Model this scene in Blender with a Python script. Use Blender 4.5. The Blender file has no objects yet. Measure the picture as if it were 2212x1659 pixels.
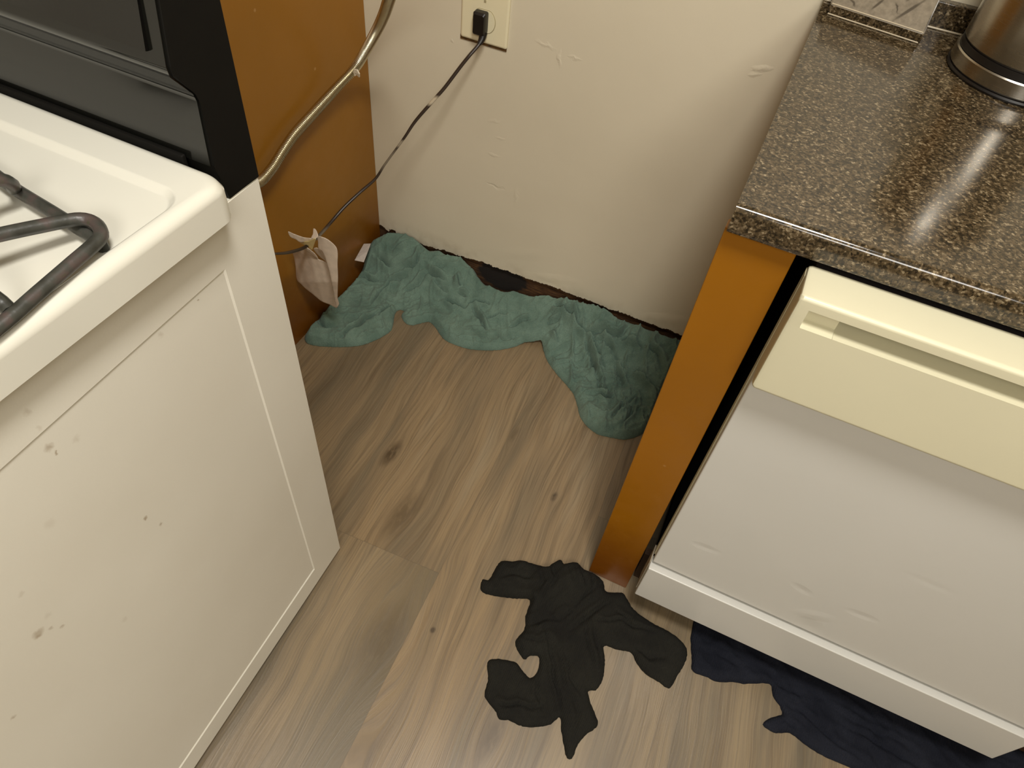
import bpy, bmesh, math, random
import numpy as np
from mathutils import Vector, Matrix
from mathutils.geometry import delaunay_2d_cdt
SC = bpy.context.scene
COL = SC.collection
random.seed(7)
# ------------------------------------------------------------------ camera
F_PX = 1502.56
XC = 0.8856; H = 0.9107      # left end and top of the worktop
YAW, PIT, ROL = 0.3274, 0.8710, 0.1361
CP = Vector((0.8931, -1.3168, 1.3256))
cyw, syw, cpt, spt = math.cos(YAW), math.sin(YAW), math.cos(PIT), math.sin(PIT)
FW = Vector((-syw*cpt, cyw*cpt, -spt)); _r = Vector((cyw, syw, 0)); _u = _r.cross(FW)
RT = math.cos(ROL)*_r + math.sin(ROL)*_u
UP = -math.sin(ROL)*_r + math.cos(ROL)*_u
cam = bpy.data.cameras.new('camera'); camo = bpy.data.objects.new('camera', cam); COL.objects.link(camo)
camo.matrix_world = Matrix(((RT.x, UP.x, -FW.x, CP.x), (RT.y, UP.y, -FW.y, CP.y), (RT.z, UP.z, -FW.z, CP.z), (0, 0, 0, 1)))
cam.sensor_fit = 'HORIZONTAL'; cam.sensor_width = 36; cam.lens = 36*F_PX/2212; cam.clip_start = 0.02
SC.camera = camo
# ------------------------------------------------------------------ world, lamps, exposure
W = bpy.data.worlds.new('world'); SC.world = W; W.use_nodes = True
W.node_tree.nodes['Background'].inputs[0].default_value = (1, .95, .86, 1)
W.node_tree.nodes['Background'].inputs[1].default_value = 0.05
def area(name, loc, size, power, col, target=None):
    l = bpy.data.lights.new(name, 'AREA'); l.shape = 'DISK'; l.size = size; l.energy = power; l.color = col
    o = bpy.data.objects.new(name, l); COL.objects.link(o); o.location = loc
    if target: o.rotation_euler = (Vector(target)-Vector(loc)).to_track_quat('-Z', 'Y').to_euler()
    return o
area('ceiling_lamp', (1.04, -1.24, 2.40), .40, 29.5, (1, .965, .91))
area('fill_light', (1.50, -2.6, 2.30), .9, 35, (1, .965, .91), (.5, -.5, .5))  # added soft fill from behind the camera, not a real fixture
SC.view_settings.view_transform = 'Standard'; SC.view_settings.look = 'None'
SC.view_settings.gamma = 1; SC.view_settings.use_curve_mapping = False
SC.view_settings.exposure = 0.0

# ------------------------------------------------------------------ pixel -> point on a world plane
def ray(px, py):
    return (FW*F_PX + RT*(px-1106) - UP*(py-829.5)).normalized()
def at(px, py, ax, val):
    d = ray(px, py); return CP + d*((val-CP[ax])/d[ax])
STO = Vector((0.4137, -0.8293, 0)); SYAW = 0.0221
SM = Matrix.Translation(STO) @ Matrix.Rotation(SYAW, 4, 'Z'); SMI = SM.inverted()
def atS(px, py, ax, val):                # point in the stove's own frame
    o = SMI @ CP; d = (SMI.to_3x3() @ ray(px, py)); return o + d*((val-o[ax])/d[ax])

# ------------------------------------------------------------------ node helpers
def lin(c):
    return tuple(((x/255)/12.92 if x/255 <= .04045 else ((x/255+.055)/1.055)**2.4) for x in c) + (1,)
class NT:
    def __init__(s, name):
        s.m = bpy.data.materials.new(name); s.m.use_nodes = True; s.t = s.m.node_tree
        s.b = s.t.nodes['Principled BSDF']
    def n(s, typ, **kw):
        x = s.t.nodes.new(typ)
        for k, v in kw.items(): setattr(x, k, v)
        return x
    def put(s, sock, v):
        if isinstance(v, bpy.types.NodeSocket): s.t.links.new(v, sock)
        elif v is not None: sock.default_value = v
    def math(s, op, a, b=None, c=None, clamp=False):
        x = s.n('ShaderNodeMath', operation=op, use_clamp=clamp); s.put(x.inputs[0], a)
        if b is not None: s.put(x.inputs[1], b)
        if c is not None: s.put(x.inputs[2], c)
        return x.outputs[0]
    def coord(s, kind='Object'):
        return s.n('ShaderNodeTexCoord').outputs[kind]
    def sep(s, v):
        x = s.n('ShaderNodeSeparateXYZ'); s.put(x.inputs[0], v); return x.outputs
    def comb(s, a, b, c=0.0):
        x = s.n('ShaderNodeCombineXYZ'); s.put(x.inputs[0], a); s.put(x.inputs[1], b); s.put(x.inputs[2], c); return x.outputs[0]
    def noise(s, v, scale, detail=3, rough=.5, dist=0):
        x = s.n('ShaderNodeTexNoise'); s.put(x.inputs['Vector'], v); x.inputs['Scale'].default_value = scale
        x.inputs['Detail'].default_value = detail; x.inputs['Roughness'].default_value = rough
        x.inputs['Distortion'].default_value = dist; return x.outputs
    def vor(s, v, scale, feature='F1', rnd=1):
        x = s.n('ShaderNodeTexVoronoi', feature=feature); s.put(x.inputs['Vector'], v); x.inputs['Scale'].default_value = scale
        x.inputs['Randomness'].default_value = rnd; return x.outputs
    def ramp(s, f, stops, interp='LINEAR'):
        x = s.n('ShaderNodeValToRGB'); x.color_ramp.interpolation = interp; e = x.color_ramp.elements
        while len(e) > 1: e.remove(e[-1])
        e[0].position = stops[0][0]; e[0].color = stops[0][1]
        for p, c in stops[1:]:
            q = e.new(p); q.color = c
        s.put(x.inputs[0], f); return x.outputs[0]
    def rng(s, f, a, b, c=0.0, d=1.0):
        x = s.n('ShaderNodeMapRange'); s.put(x.inputs[0], f); x.inputs[1].default_value = a; x.inputs[2].default_value = b
        x.inputs[3].default_value = c; x.inputs[4].default_value = d; return x.outputs[0]
    def mix(s, f, a, b, mode='MIX'):
        x = s.n('ShaderNodeMix', data_type='RGBA', blend_type=mode); s.put(x.inputs[0], f); s.put(x.inputs[6], a); s.put(x.inputs[7], b); return x.outputs[2]
    def spot(s, u, v, cu, cv, ru, rv, rot=0.0, soft=.4):     # soft-edged ellipse, 1 inside
        du = s.math('SUBTRACT', u, cu); dv = s.math('SUBTRACT', v, cv)
        c, n = math.cos(rot), math.sin(rot)
        a = s.math('DIVIDE', s.math('ADD', s.math('MULTIPLY', du, c), s.math('MULTIPLY', dv, n)), ru)
        b = s.math('DIVIDE', s.math('SUBTRACT', s.math('MULTIPLY', dv, c), s.math('MULTIPLY', du, n)), rv)
        r = s.math('SQRT', s.math('ADD', s.math('MULTIPLY', a, a), s.math('MULTIPLY', b, b)))
        return s.rng(r, 1+soft, 1-soft), r
    def bump(s, h, strength=.3, dist=.002, normal=None):
        x = s.n('ShaderNodeBump'); x.inputs['Strength'].default_value = strength; x.inputs['Distance'].default_value = dist
        s.put(x.inputs['Height'], h)
        if normal is not None: s.put(x.inputs['Normal'], normal)
        return x.outputs[0]
    def done(s, col=None, rough=None, normal=None, **kw):
        if col is not None: s.put(s.b.inputs['Base Color'], col)
        if rough is not None: s.put(s.b.inputs['Roughness'], rough)
        if normal is not None: s.put(s.b.inputs['Normal'], normal)
        for k, v in kw.items(): s.put(s.b.inputs[k.replace('_', ' ')], v)
        return s.m
def plain(name, rgb, rough=.5, var=.04, scale=8, bump=0, bscale=200, **kw):
    t = NT(name); c = t.coord(); f = t.noise(c, scale)[0]
    a = lin(rgb); d = tuple(x*(1-var*2) for x in a[:3])+(1,)
    col = t.mix(t.rng(f, .35, .65), d, a)
    nrm = t.bump(t.noise(c, bscale)[0], bump, .001) if bump else None
    return t.done(col, rough, nrm, **kw)

# ------------------------------------------------------------------ materials
def mat_wall(marks=False):
    t = NT('painted_drywall_marked' if marks else 'painted_drywall'); c = t.coord(); x, y, z = t.sep(c)
    col = t.mix(t.rng(t.noise(c, 3)[0], .3, .7), lin((213, 203, 178)), lin((219, 209, 184)))
    h = t.math('MULTIPLY', t.noise(c, 160, 2)[0], .35); h = t.math('ADD', h, t.math('MULTIPLY', t.noise(c, 14, 2)[0], 1.6))
    if marks:
        wob = t.math('MULTIPLY', t.math('SUBTRACT', t.noise(c, 60, 3)[0], .5), .02)
        xx = t.math('ADD', x, wob); zz = t.math('ADD', z, wob)
        for (px, py, ru, rv, rot, am) in [(1210, 127, .004, .011, .2, 3), (1242, 125, .010, .003, 0, 2), (1178, 97, .014, .003, -.2, 2), (1070, 402, .016, .0035, -.1, -2.5),
                    (1066, 335, .010, .003, 0, 1.5), (1068, 262, .010, .003, .1, 1.2), (1080, 300, .008, .003, 0, 1.2), (1645, 148, .013, .004, .3, 4), (1632, 160, .008, .003, .4, 3), (1115, 425, .004, .02, 0, 1.5),
                    (975, 90, .003, .003, 0, 2), (1130, 548, .05, .012, .35, 1.5), (1180, 600, .06, .010, .3, 2), (1440, 690, .05, .012, .35, 3)]:
            p = at(px, py, 1, 0); m, _ = t.spot(xx, zz, p.x, p.z, ru, rv, rot, .7)
            h = t.math('ADD', h, t.math('MULTIPLY', m, am))
        lo = t.math('MULTIPLY', t.rng(z, .15, .09), t.rng(t.noise(c, 28, 5)[0], .45, .65))
        col = t.mix(t.math('MULTIPLY', lo, .35), col, lin((150, 130, 95)))
    return t.done(col, .38, t.bump(h, .30, .0012), Specular_IOR_Level=.45)
M_WALL = mat_wall(); M_WALLM = mat_wall(True)
M_CEIL = plain('ceiling_paint', (225, 220, 205), .8)

def mat_floor():
    t = NT('wood_plank_floor'); x, y, z = t.sep(t.coord()); wdt = .258
    u = t.math('SUBTRACT', t.math('ADD', x, t.math('MULTIPLY', y, .05)), .573)
    v = t.math('SUBTRACT', y, t.math('MULTIPLY', x, .05))
    idx = t.math('FLOOR', t.math('DIVIDE', u, wdt)); fu = t.math('SUBTRACT', t.math('DIVIDE', u, wdt), idx)
    off = t.math('ADD', -.812, t.math('MULTIPLY', t.math('ABSOLUTE', t.math('ADD', idx, 1)), .74))
    vj = t.math('DIVIDE', t.math('SUBTRACT', v, off), 1.22); jd = t.math('FLOOR', vj); fv = t.math('SUBTRACT', vj, jd)
    seed = t.math('ADD', t.math('MULTIPLY', idx, 7.31), t.math('MULTIPLY', jd, 3.17))
    # warp of the grain round the knots
    spots = []
    warp = None
    K = [(845, 980, .012, .030, 1.0), (868, 1112, .020, .050, .55), (822, 1385, .035, .065, .35), (935, 1361, .004, .005, 1.3), (1065, 1588, .014, .034, .6),
         (1197, 1073, .005, .010, 1.0), (770, 1640, .035, .09, .15), (1110, 940, .006, .02, .5), (1275, 905, .004, .03, .5)]
    for (px, py, ru, rv, am) in K:
        p = at(px, py, 2, 0); cu = p.x+.05*p.y-.573; cv = p.y-.05*p.x
        m, r = t.spot(u, v, cu, cv, ru, rv, -.10, .55)
        spots.append((m, am))
        g = t.math('POWER', 2.718, t.math('MULTIPLY', t.math('MULTIPLY', r, r), -.25))
        du = t.math('MULTIPLY', t.math('SUBTRACT', u, cu), g)
        warp = du if warp is None else t.math('ADD', warp, du)
    uu = t.math('SUBTRACT', u, t.math('MULTIPLY', warp, .75))
    wob = t.math('MULTIPLY', t.math('SUBTRACT', t.noise(t.comb(t.math('MULTIPLY', u, 9), t.math('MULTIPLY', v, 3), seed), 1, 2)[0], .5), .05)
    uu = t.math('ADD', uu, wob)
    big = t.noise(t.comb(t.math('MULTIPLY', uu, 14), t.math('MULTIPLY', v, 1.6), seed), 1, 3, .55)[0]
    med = t.noise(t.comb(t.math('MULTIPLY', uu, 75), t.math('MULTIPLY', v, 2.5), seed), 1, 4, .6)[0]
    fine = t.noise(t.comb(t.math('MULTIPLY', uu, 330), t.math('MULTIPLY', v, 7), seed), 1, 2, .6)[0]
    wn = t.n('ShaderNodeTexWhiteNoise', noise_dimensions='1D'); t.put(wn.inputs['W'], seed); rnd = wn.outputs[0]
    base = t.ramp(t.rng(big, .30, .72), [(0, lin((134, 119, 98))), (.38, lin((156, 134, 107))), (.62, lin((172, 146, 114))), (1, lin((178, 158, 132)))])
    grey = t.ramp(t.rng(big, .3, .7), [(0, lin((118, 107, 90))), (.5, lin((142, 127, 106))), (1, lin((168, 147, 118)))])
    base = t.mix(t.math('MULTIPLY', t.rng(rnd, .2, .8), .8), base, grey)
    base = t.mix(t.math('MULTIPLY', t.rng(med, .50, .70), .55), base, lin((104, 84, 60)))
    base = t.mix(t.math('MULTIPLY', t.rng(fine, .48, .72), .45), base, lin((98, 82, 60)))
    base = t.mix(t.math('MULTIPLY', t.rng(fine, .48, .22), .22), base, lin((196, 176, 146)))
    gb = t.math('MULTIPLY', t.math('MULTIPLY', t.rng(t.math('ADD', u, t.math('MULTIPLY', t.noise(t.comb(t.math('MULTIPLY', u, 6), t.math('MULTIPLY', v, 3)), 2, 3)[0], .10)), -.10, .02), t.math('MULTIPLY', t.math('LESS_THAN', u, 0), t.math('LESS_THAN', v, -.812))), .62)
    base = t.mix(gb, base, lin((118, 108, 90)))      # the greyer board in front of the end joint
    for m, am in spots:
        mm = t.math('MULTIPLY', t.math('MULTIPLY', m, am), t.rng(t.noise(t.comb(t.math('MULTIPLY', u, 120), t.math('MULTIPLY', v, 45)), 1, 3)[0], .15, .5))
        base = t.mix(t.math('MULTIPLY', mm, 1.0, clamp=True), base, lin((84, 66, 44)))
    seam = t.math('MAXIMUM', t.rng(t.math('ABSOLUTE', t.math('SUBTRACT', fu, .5)), .4955, .4995), t.rng(t.math('ABSOLUTE', t.math('SUBTRACT', fv, .5)), .4990, .49985))
    base = t.mix(t.math('MULTIPLY', seam, .30), base, lin((80, 64, 44)))
    h = t.math('ADD', t.math('MULTIPLY', fine, .6), t.math('MULTIPLY', med, .5))
    base = t.mix(1.0, base, (.67, .66, .58, 1), 'MULTIPLY'); rough = t.rng(fine, .3, .7, .30, .46)
    return t.done(base, rough, t.bump(h, .35, .0012), Specular_IOR_Level=1.0)
M_FLOOR = mat_floor()

def mat_orange(name, a, b, dirt=True):
    t = NT(name); c = t.coord(); x, y, z = t.sep(c)
    col = t.mix(t.rng(t.noise(c, 5, 4)[0], .3, .7), lin(a), lin(b))
    if dirt:
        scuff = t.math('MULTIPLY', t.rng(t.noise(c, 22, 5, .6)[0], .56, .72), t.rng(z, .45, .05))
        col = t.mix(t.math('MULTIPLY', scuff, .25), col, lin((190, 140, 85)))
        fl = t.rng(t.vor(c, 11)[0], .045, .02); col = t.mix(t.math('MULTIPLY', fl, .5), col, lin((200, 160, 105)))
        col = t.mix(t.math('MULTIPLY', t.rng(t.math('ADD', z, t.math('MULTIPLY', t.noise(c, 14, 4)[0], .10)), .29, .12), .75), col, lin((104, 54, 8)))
    return t.done(col, t.rng(t.noise(c, 30)[0], .3, .7, .28, .42), t.bump(t.noise(c, 90, 2)[0], .15, .001), Specular_IOR_Level=.4)
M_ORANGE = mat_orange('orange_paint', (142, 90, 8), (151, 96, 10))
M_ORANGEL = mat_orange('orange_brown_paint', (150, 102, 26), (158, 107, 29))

def mat_granite():
    t = NT('speckled_granite'); c = t.coord()
    cw = t.n('ShaderNodeVectorMath', operation='ADD'); t.put(cw.inputs[0], c)
    nz = t.noise(c, 480, 2)[1]; sc = t.n('ShaderNodeVectorMath', operation='SCALE'); t.put(sc.inputs[0], nz); sc.inputs['Scale'].default_value = .0014
    t.put(cw.inputs[1], sc.outputs[0]); cc = cw.outputs[0]
    a = t.sep(t.vor(cc, 400)[1])[0]; b = t.sep(t.vor(cc, 270)[1])[1]; n = t.noise(c, 170, 4, .65)[0]
    f = t.math('ADD', t.math('ADD', t.math('MULTIPLY', a, .38), t.math('MULTIPLY', b, .30)), t.math('MULTIPLY', n, .5))
    col = t.ramp(t.rng(f, .20, .95), [(0, lin((22, 17, 10))), (.28, lin((36, 29, 19))), (.44, lin((58, 48, 32))), (.60, lin((76, 62, 42))), (.78, lin((96, 82, 61))), (.93, lin((142, 127, 101)))])
    return t.done(col, .12, t.bump(t.noise(c, 60, 2)[0], .03, .001), Specular_IOR_Level=.5)
M_GRANITE = mat_granite()

M_ENAMEL = plain('white_enamel', (220, 217, 203), .16, .01, 4, .03, 40, Specular_IOR_Level=.6)
def mat_side():
    t = NT('stove_side_enamel'); c = t.coord(); x, y, z = t.sep(c)
    col = t.mix(t.rng(t.noise(c, 4, 3)[0], .3, .7), lin((220, 215, 200)), lin((226, 222, 208)))
    wob = t.math('MULTIPLY', t.math('SUBTRACT', t.noise(c, 160, 3)[0], .5), .008)
    yy = t.math('ADD', y, wob); zz = t.math('ADD', z, wob)
    for (px, py, r, am) in [(110, 967, .0045, .6), (125, 980, .002, .8), (317, 1120, .003, .8), (350, 1133, .0022, .6), (85, 1370, .006, .55), (87, 1375, .003, .5), (113, 1358, .003, .4), (137, 1355, .003, .5), (32, 1550, .003, .5),
                  (107, 1330, .004, .15), (50, 1285, .003, .2), (84, 925, .003, .25), (168, 950, .004, .2), (110, 1134, .006, .15), (431, 650, .0016, .7), (272, 1340, .004, .15), (60, 890, .004, .3), (350, 725, .004, .25)]:
        p = atS(px, py, 0, 0); m, _ = t.spot(yy, zz, p.y, p.z, r*.75, r*.95, .3, .5)
        col = t.mix(t.math('MULTIPLY', m, am*.8), col, lin((142, 118, 84)))
    return t.done(col, .34, t.bump(t.noise(c, 350, 2)[0], .10, .0006), Specular_IOR_Level=.5)
M_SIDE = mat_side()
M_BLACKG = plain('black_gloss_glass', (20, 20, 17), .12, .02, 20, 0, 1, Specular_IOR_Level=.6)
M_BLACKM = plain('black_matte_plastic', (12, 10, 6), .7, .05, 30, Specular_IOR_Level=.2)
def mat_iron():
    t = NT('grate_enamel'); c = t.coord()
    col = t.ramp(t.noise(c, 45, 4)[0], [(.35, lin((46, 46, 40))), (.5, lin((62, 62, 56))), (.62, lin((78, 66, 62))), (.7, lin((66, 72, 48)))])
    return t.done(col, .42, t.bump(t.noise(c, 220, 3)[0], .25, .001))
M_IRON = mat_iron()
M_CREAM = plain('cream_plastic', (216, 210, 180), .36, .015, 6, .05, 300)
def mat_dwdoor():
    t = NT('dishwasher_door_enamel'); c = t.coord(); x, y, z = t.sep(c)
    col = t.mix(t.rng(t.noise(c, 3)[0], .3, .7), lin((204, 202, 194)), lin((209, 207, 200)))
    h = t.math('MULTIPLY', t.noise(c, 500, 1)[0], .05)
    for (px, py, ru, rv, rot, am) in [(1525, 1182, .012, .004, .1, -3), (1733, 1272, .010, .004, -.3, -3), (1862, 1328, .012, .004, .1, -3), (1748, 1350, .011, .010, .7, -4), (1758, 1328, .016, .006, .5, 3), (1700, 1340, .05, .03, 0, 2),
                  (1880, 1000, .03, .02, 0, .8), (2010, 1260, .02, .004, 0, -1.2), (2010, 1480, .03, .005, .1, -1)]:
        p = at(px, py, 1, -.672); m, _ = t.spot(x, z, p.x, p.z, ru*1.1, rv*1.3, rot, 1.0)
        h = t.math('ADD', h, t.math('MULTIPLY', m, am))
    return t.done(col, .30, t.bump(h, .15, .0018), Specular_IOR_Level=.5)
M_DW = mat_dwdoor()
M_DARK = plain('dark_void_board', (26, 16, 10), .8, .2, 30)
M_TOE = plain('dark_brown_board', (70, 46, 24), .7, .2, 20, .3, 80)
def mat_sill():
    t = NT('sill_wood_dark_hole'); c = t.coord(); x, y, z = t.sep(c)
    n = t.noise(t.comb(t.math('MULTIPLY', x, 6), y, t.math('MULTIPLY', z, 90)), 4, 5, .65)[0]
    col = t.ramp(n, [(.3, lin((34, 22, 12))), (.5, lin((78, 50, 24))), (.7, lin((128, 92, 50)))])
    p = at(1085, 598, 1, .014)
    m, _ = t.spot(t.math('ADD', x, t.math('MULTIPLY', t.math('SUBTRACT', t.noise(c, 70, 3)[0], .5), .03)), t.math('ADD', z, t.math('MULTIPLY', t.math('SUBTRACT', t.noise(c, 50, 3)[0], .5), .03)), p.x, p.z, .074, .044, .12, .10)
    col = t.mix(m, col, lin((30, 24, 18)))  # darkness of the hole behind the wall, painted onto the board
    return t.done(col, .85, t.bump(n, .6, .002))
M_SILL = mat_sill()
def mat_cloth(name, lo, hi, tex=420, bs=.5, knit=False, sheen=.0):
    t = NT(name); c = t.coord(); x, y, z = t.sep(c)
    n = t.noise(c, 16, 4, .6)[0]; f = t.noise(c, tex, 2)[0]
    col = t.mix(t.rng(n, .35, .65), lin(lo), lin(hi)); col = t.mix(t.math('MULTIPLY', t.rng(f, .55, .3), .3), col, tuple(q*.5 for q in lin(lo)[:3])+(1,))
    h = f
    if knit:
        wv = t.n('ShaderNodeTexWave', wave_type='BANDS', bands_direction='X'); t.put(wv.inputs['Vector'], c); wv.inputs['Scale'].default_value = 90; wv.inputs['Distortion'].default_value = 6; wv.inputs['Detail Scale'].default_value = .4
        h = t.math('ADD', f, t.math('MULTIPLY', wv.outputs['Fac'], .5))
    return t.done(col, .95, t.bump(h, bs, .002), Specular_IOR_Level=.15, Sheen_Weight=sheen)
M_TEAL = mat_cloth('teal_terry', (94, 117, 104), (116, 139, 124), 520, .9, sheen=.1)
M_HEM = mat_cloth('teal_hem', (112, 142, 130), (120, 150, 138), 300, .4)
M_BLACKC = mat_cloth('black_knit', (30, 29, 26), (37, 36, 31), 420, .5, True)
M_NAVY = mat_cloth('navy_knit', (24, 26, 34), (34, 36, 44), 420, .5, True)
M_LABEL = plain('white_woven_label', (200, 190, 180), .8, .06, 120)
def mat_steel():
    t = NT('brushed_steel'); c = t.coord(); x, y, z = t.sep(c)
    n = t.noise(t.comb(t.math('MULTIPLY', x, 8), t.math('MULTIPLY', y, 8), t.math('MULTIPLY', z, 260)), 3, 3)[0]
    return t.done(lin((176, 170, 158)), t.rng(n, .3, .7, .24, .28), None, Metallic=1.0)
M_STEEL = mat_steel()
M_HOSE = plain('hose_steel', (216, 208, 182), .27, .03, 30, Metallic=1.0)
M_RUBBER = plain('black_rubber', (22, 18, 15), .42, .08, 30)
def mat_cord():
    t = NT('cord_sheath'); c = t.coord(); x, y, z = t.sep(c)
    col = t.mix(t.rng(t.noise(c, 30, 3)[0], .3, .7), lin((44, 33, 26)), lin((58, 46, 36)))
    for (pz, am, r) in [(.578, .95, .012), (.487, .55, .010), (.325, .5, .012), (.45, .3, .03)]:
        m = t.rng(t.math('ABSOLUTE', t.math('SUBTRACT', z, pz)), r, r*.4); col = t.mix(t.math('MULTIPLY', m, am), col, lin((190, 176, 150)))  # pale bands paint the glints of the twisted flat cord
    return t.done(col, .35)
M_CORD = mat_cord()
M_PLATE = plain('almond_plastic', (232, 222, 186), .35, .01, 8)
M_GROOVE = plain('plate_groove', (170, 158, 122), .5)
M_GAP = plain('brown_gap_edge', (98, 68, 24), .8, .3, 120, .5, 200)
M_PAPER = plain('crumpled_paper', (222, 204, 182), .75, .06, 60, .35, 150)
M_PAPERY = plain('yellowed_paper', (250, 230, 165), .7, .03, 40)
TA = at(1781, 28, 2, H); TB = at(1985, 95, 2, H); TD = (TB-TA).normalized(); TN = Vector((-TD.y, TD.x, 0))
T0 = TA+TD*.003+Vector((0, 0, .015)); T1 = TB+Vector((0, 0, .015)); T3 = Vector((TA.x+.005, -.0215, H+.062))
TPN = (T1-T0).cross(T3-T0).normalized()
def on_tile(px, py):
    d = ray(px, py); return CP+d*((T0-CP).dot(TPN)/d.dot(TPN))
def mat_marble():
    t = NT('grey_veined_tile'); c = t.coord(); x, y, z = t.sep(c)
    n = t.noise(c, 120, 4, .6)[0]
    col = t.ramp(n, [(.3, lin((112, 102, 86))), (.7, lin((140, 129, 110)))])
    w = t.math('MULTIPLY', t.math('SUBTRACT', t.noise(c, 90, 3)[0], .5), .006)
    xx = t.math('ADD', x, w); zz = t.math('ADD', z, w)
    for (a, b, th) in [((1936, 40), (1996, 2), .0018), ((1936, 9), (1939, 26), .0012), ((1885, 18), (1908, 0), .0015), ((1838, 0), (1847, 11), .0013), ((2000, 62), (2024, 19), .0018), ((1960, 0), (1975, -14), .002)]:  # dark strokes; the one along the right edge is its shadow, painted in
        p = on_tile(*a); q = on_tile(*b); m, _ = t.spot(xx, zz, (p.x+q.x)/2, (p.z+q.z)/2, math.hypot(p.x-q.x, p.z-q.z)/2+.001, th, math.atan2(q.z-p.z, q.x-p.x), .35)
        col = t.mix(t.math('MULTIPLY', m, .8), col, lin((56, 47, 34)))
    return t.done(col, .3)
M_MARBLE = mat_marble()
M_GRIT = plain('debris', (120, 98, 72), .9, .3, 90, .6, 200)
M_CAULK = plain('caulk_and_edge_highlight', (190, 176, 150), .2)

# ------------------------------------------------------------------ mesh helpers
def mk(name, verts, faces, mat, parent=None, smooth=False, mats=None):
    me = bpy.data.meshes.new(name); me.from_pydata([tuple(v) for v in verts], [], faces); me.update()
    o = bpy.data.objects.new(name, me); COL.objects.link(o)
    for m in (mats or [mat]): me.materials.append(m)
    if parent: o.parent = parent
    if smooth:
        for p in me.polygons: p.use_smooth = True
    return o
def frombm(name, bm, mat, parent=None, smooth=False, angle=None, wn=False):
    bmesh.ops.recalc_face_normals(bm, faces=bm.faces)
    me = bpy.data.meshes.new(name); bm.to_mesh(me); bm.free()
    o = bpy.data.objects.new(name, me); COL.objects.link(o); me.materials.append(mat)
    if parent: o.parent = parent
    if smooth:
        for p in me.polygons: p.use_smooth = True
        me.set_sharp_from_angle(angle=math.radians(angle or 40))
        if wn:
            w = o.modifiers.new('weighted_normals', 'WEIGHTED_NORMAL'); w.keep_sharp = True; w.weight = 80
    return o
def box_bm(bm, lo, hi):
    r = bmesh.ops.create_cube(bm, size=1)['verts']
    for v in r: v.co = Vector([(lo[i]+hi[i])/2 + v.co[i]*(hi[i]-lo[i]) for i in range(3)])
    return r
def box(name, lo, hi, mat, parent=None, bev=0.0, seg=2):
    bm = bmesh.new(); box_bm(bm, lo, hi)
    if bev: bmesh.ops.bevel(bm, geom=bm.edges[:], offset=bev, segments=seg, profile=.5, affect='EDGES')
    return frombm(name, bm, mat, parent, bool(bev), 50, True)
def empty(name, loc, rz=0):
    o = bpy.data.objects.new(name, None); COL.objects.link(o); o.location = loc; o.rotation_euler.z = rz
    o.empty_display_size = .05; return o
def tag(o, label, cat, group=None):
    o['label'] = label; o['category'] = cat
    if group: o['group'] = group
    return o
def struct(o): o['kind'] = 'structure'; return o
def sub(parent):          # offset so that children may be written in world coordinates
    return Matrix.Translation(parent.location)
def under(parent, *obs):  # parent keeping world coordinates (parent is an unrotated empty)
    for o in obs:
        o.parent = parent; o.matrix_parent_inverse = Matrix.Translation(-Vector(parent.location))
def catmull(P, step, closed=False):
    P = [Vector(p) for p in P]; n = len(P); out = []
    rngs = range(n if closed else n-1)
    for i in rngs:
        if closed: a, b, c, d = P[i-1], P[i], P[(i+1) % n], P[(i+2) % n]
        else: a, b, c, d = P[max(i-1, 0)], P[i], P[i+1], P[min(i+2, n-1)]
        L = (c-b).length; k = max(1, int(round(L/step)))
        for j in range(k):
            t = j/k
            # centripetal-like damping keeps corners from overshooting
            m1 = (c-a)*.5; m2 = (d-b)*.5
            if m1.length > L: m1 = m1.normalized()*L
            if m2.length > L: m2 = m2.normalized()*L
            h00 = 2*t**3-3*t**2+1; h10 = t**3-2*t**2+t; h01 = -2*t**3+3*t**2; h11 = t**3-t**2
            out.append(b*h00+m1*h10+c*h01+m2*h11)
    if not closed: out.append(P[-1])
    return out
def tube(bm, pts, rad, seg=10, flat=1.0, cap=True):
    """swept tube; rad is a number or a function of the index"""
    n = len(pts); rings = []; up = Vector((0, 0, 1)); prev = None
    for i, p in enumerate(pts):
        t = (pts[min(i+1, n-1)]-pts[max(i-1, 0)]).normalized()
        if prev is None:
            a = t.cross(up)
            if a.length < .1: a = t.cross(Vector((1, 0, 0)))
        else: a = prev - t*prev.dot(t)
        a.normalize(); prev = a; b = t.cross(a)
        r = rad(i) if callable(rad) else rad
        rings.append([bm.verts.new(p+a*(r*math.cos(2*math.pi*k/seg))+b*(r*flat*math.sin(2*math.pi*k/seg))) for k in range(seg)])
    for i in range(n-1):
        for k in range(seg):
            bm.faces.new((rings[i][k], rings[i][(k+1) % seg], rings[i+1][(k+1) % seg], rings[i+1][k]))
    if cap: bm.faces.new(rings[0]); bm.faces.new(rings[-1])
def extrude_yz(name, prof, x0, x1, mat, parent=None, smooth=False, bev=0):
    bm = bmesh.new()
    A = [bm.verts.new((x0, y, z)) for y, z in prof]; B = [bm.verts.new((x1, y, z)) for y, z in prof]; n = len(prof)
    bm.faces.new(A); bm.faces.new(B)
    for i in range(n): bm.faces.new((A[i], A[(i+1) % n], B[(i+1) % n], B[i]))
    if bev: bmesh.ops.bevel(bm, geom=bm.edges[:], offset=bev, segments=2, profile=.5, affect='EDGES')
    return frombm(name, bm, mat, parent, smooth, 35, True)
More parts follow.
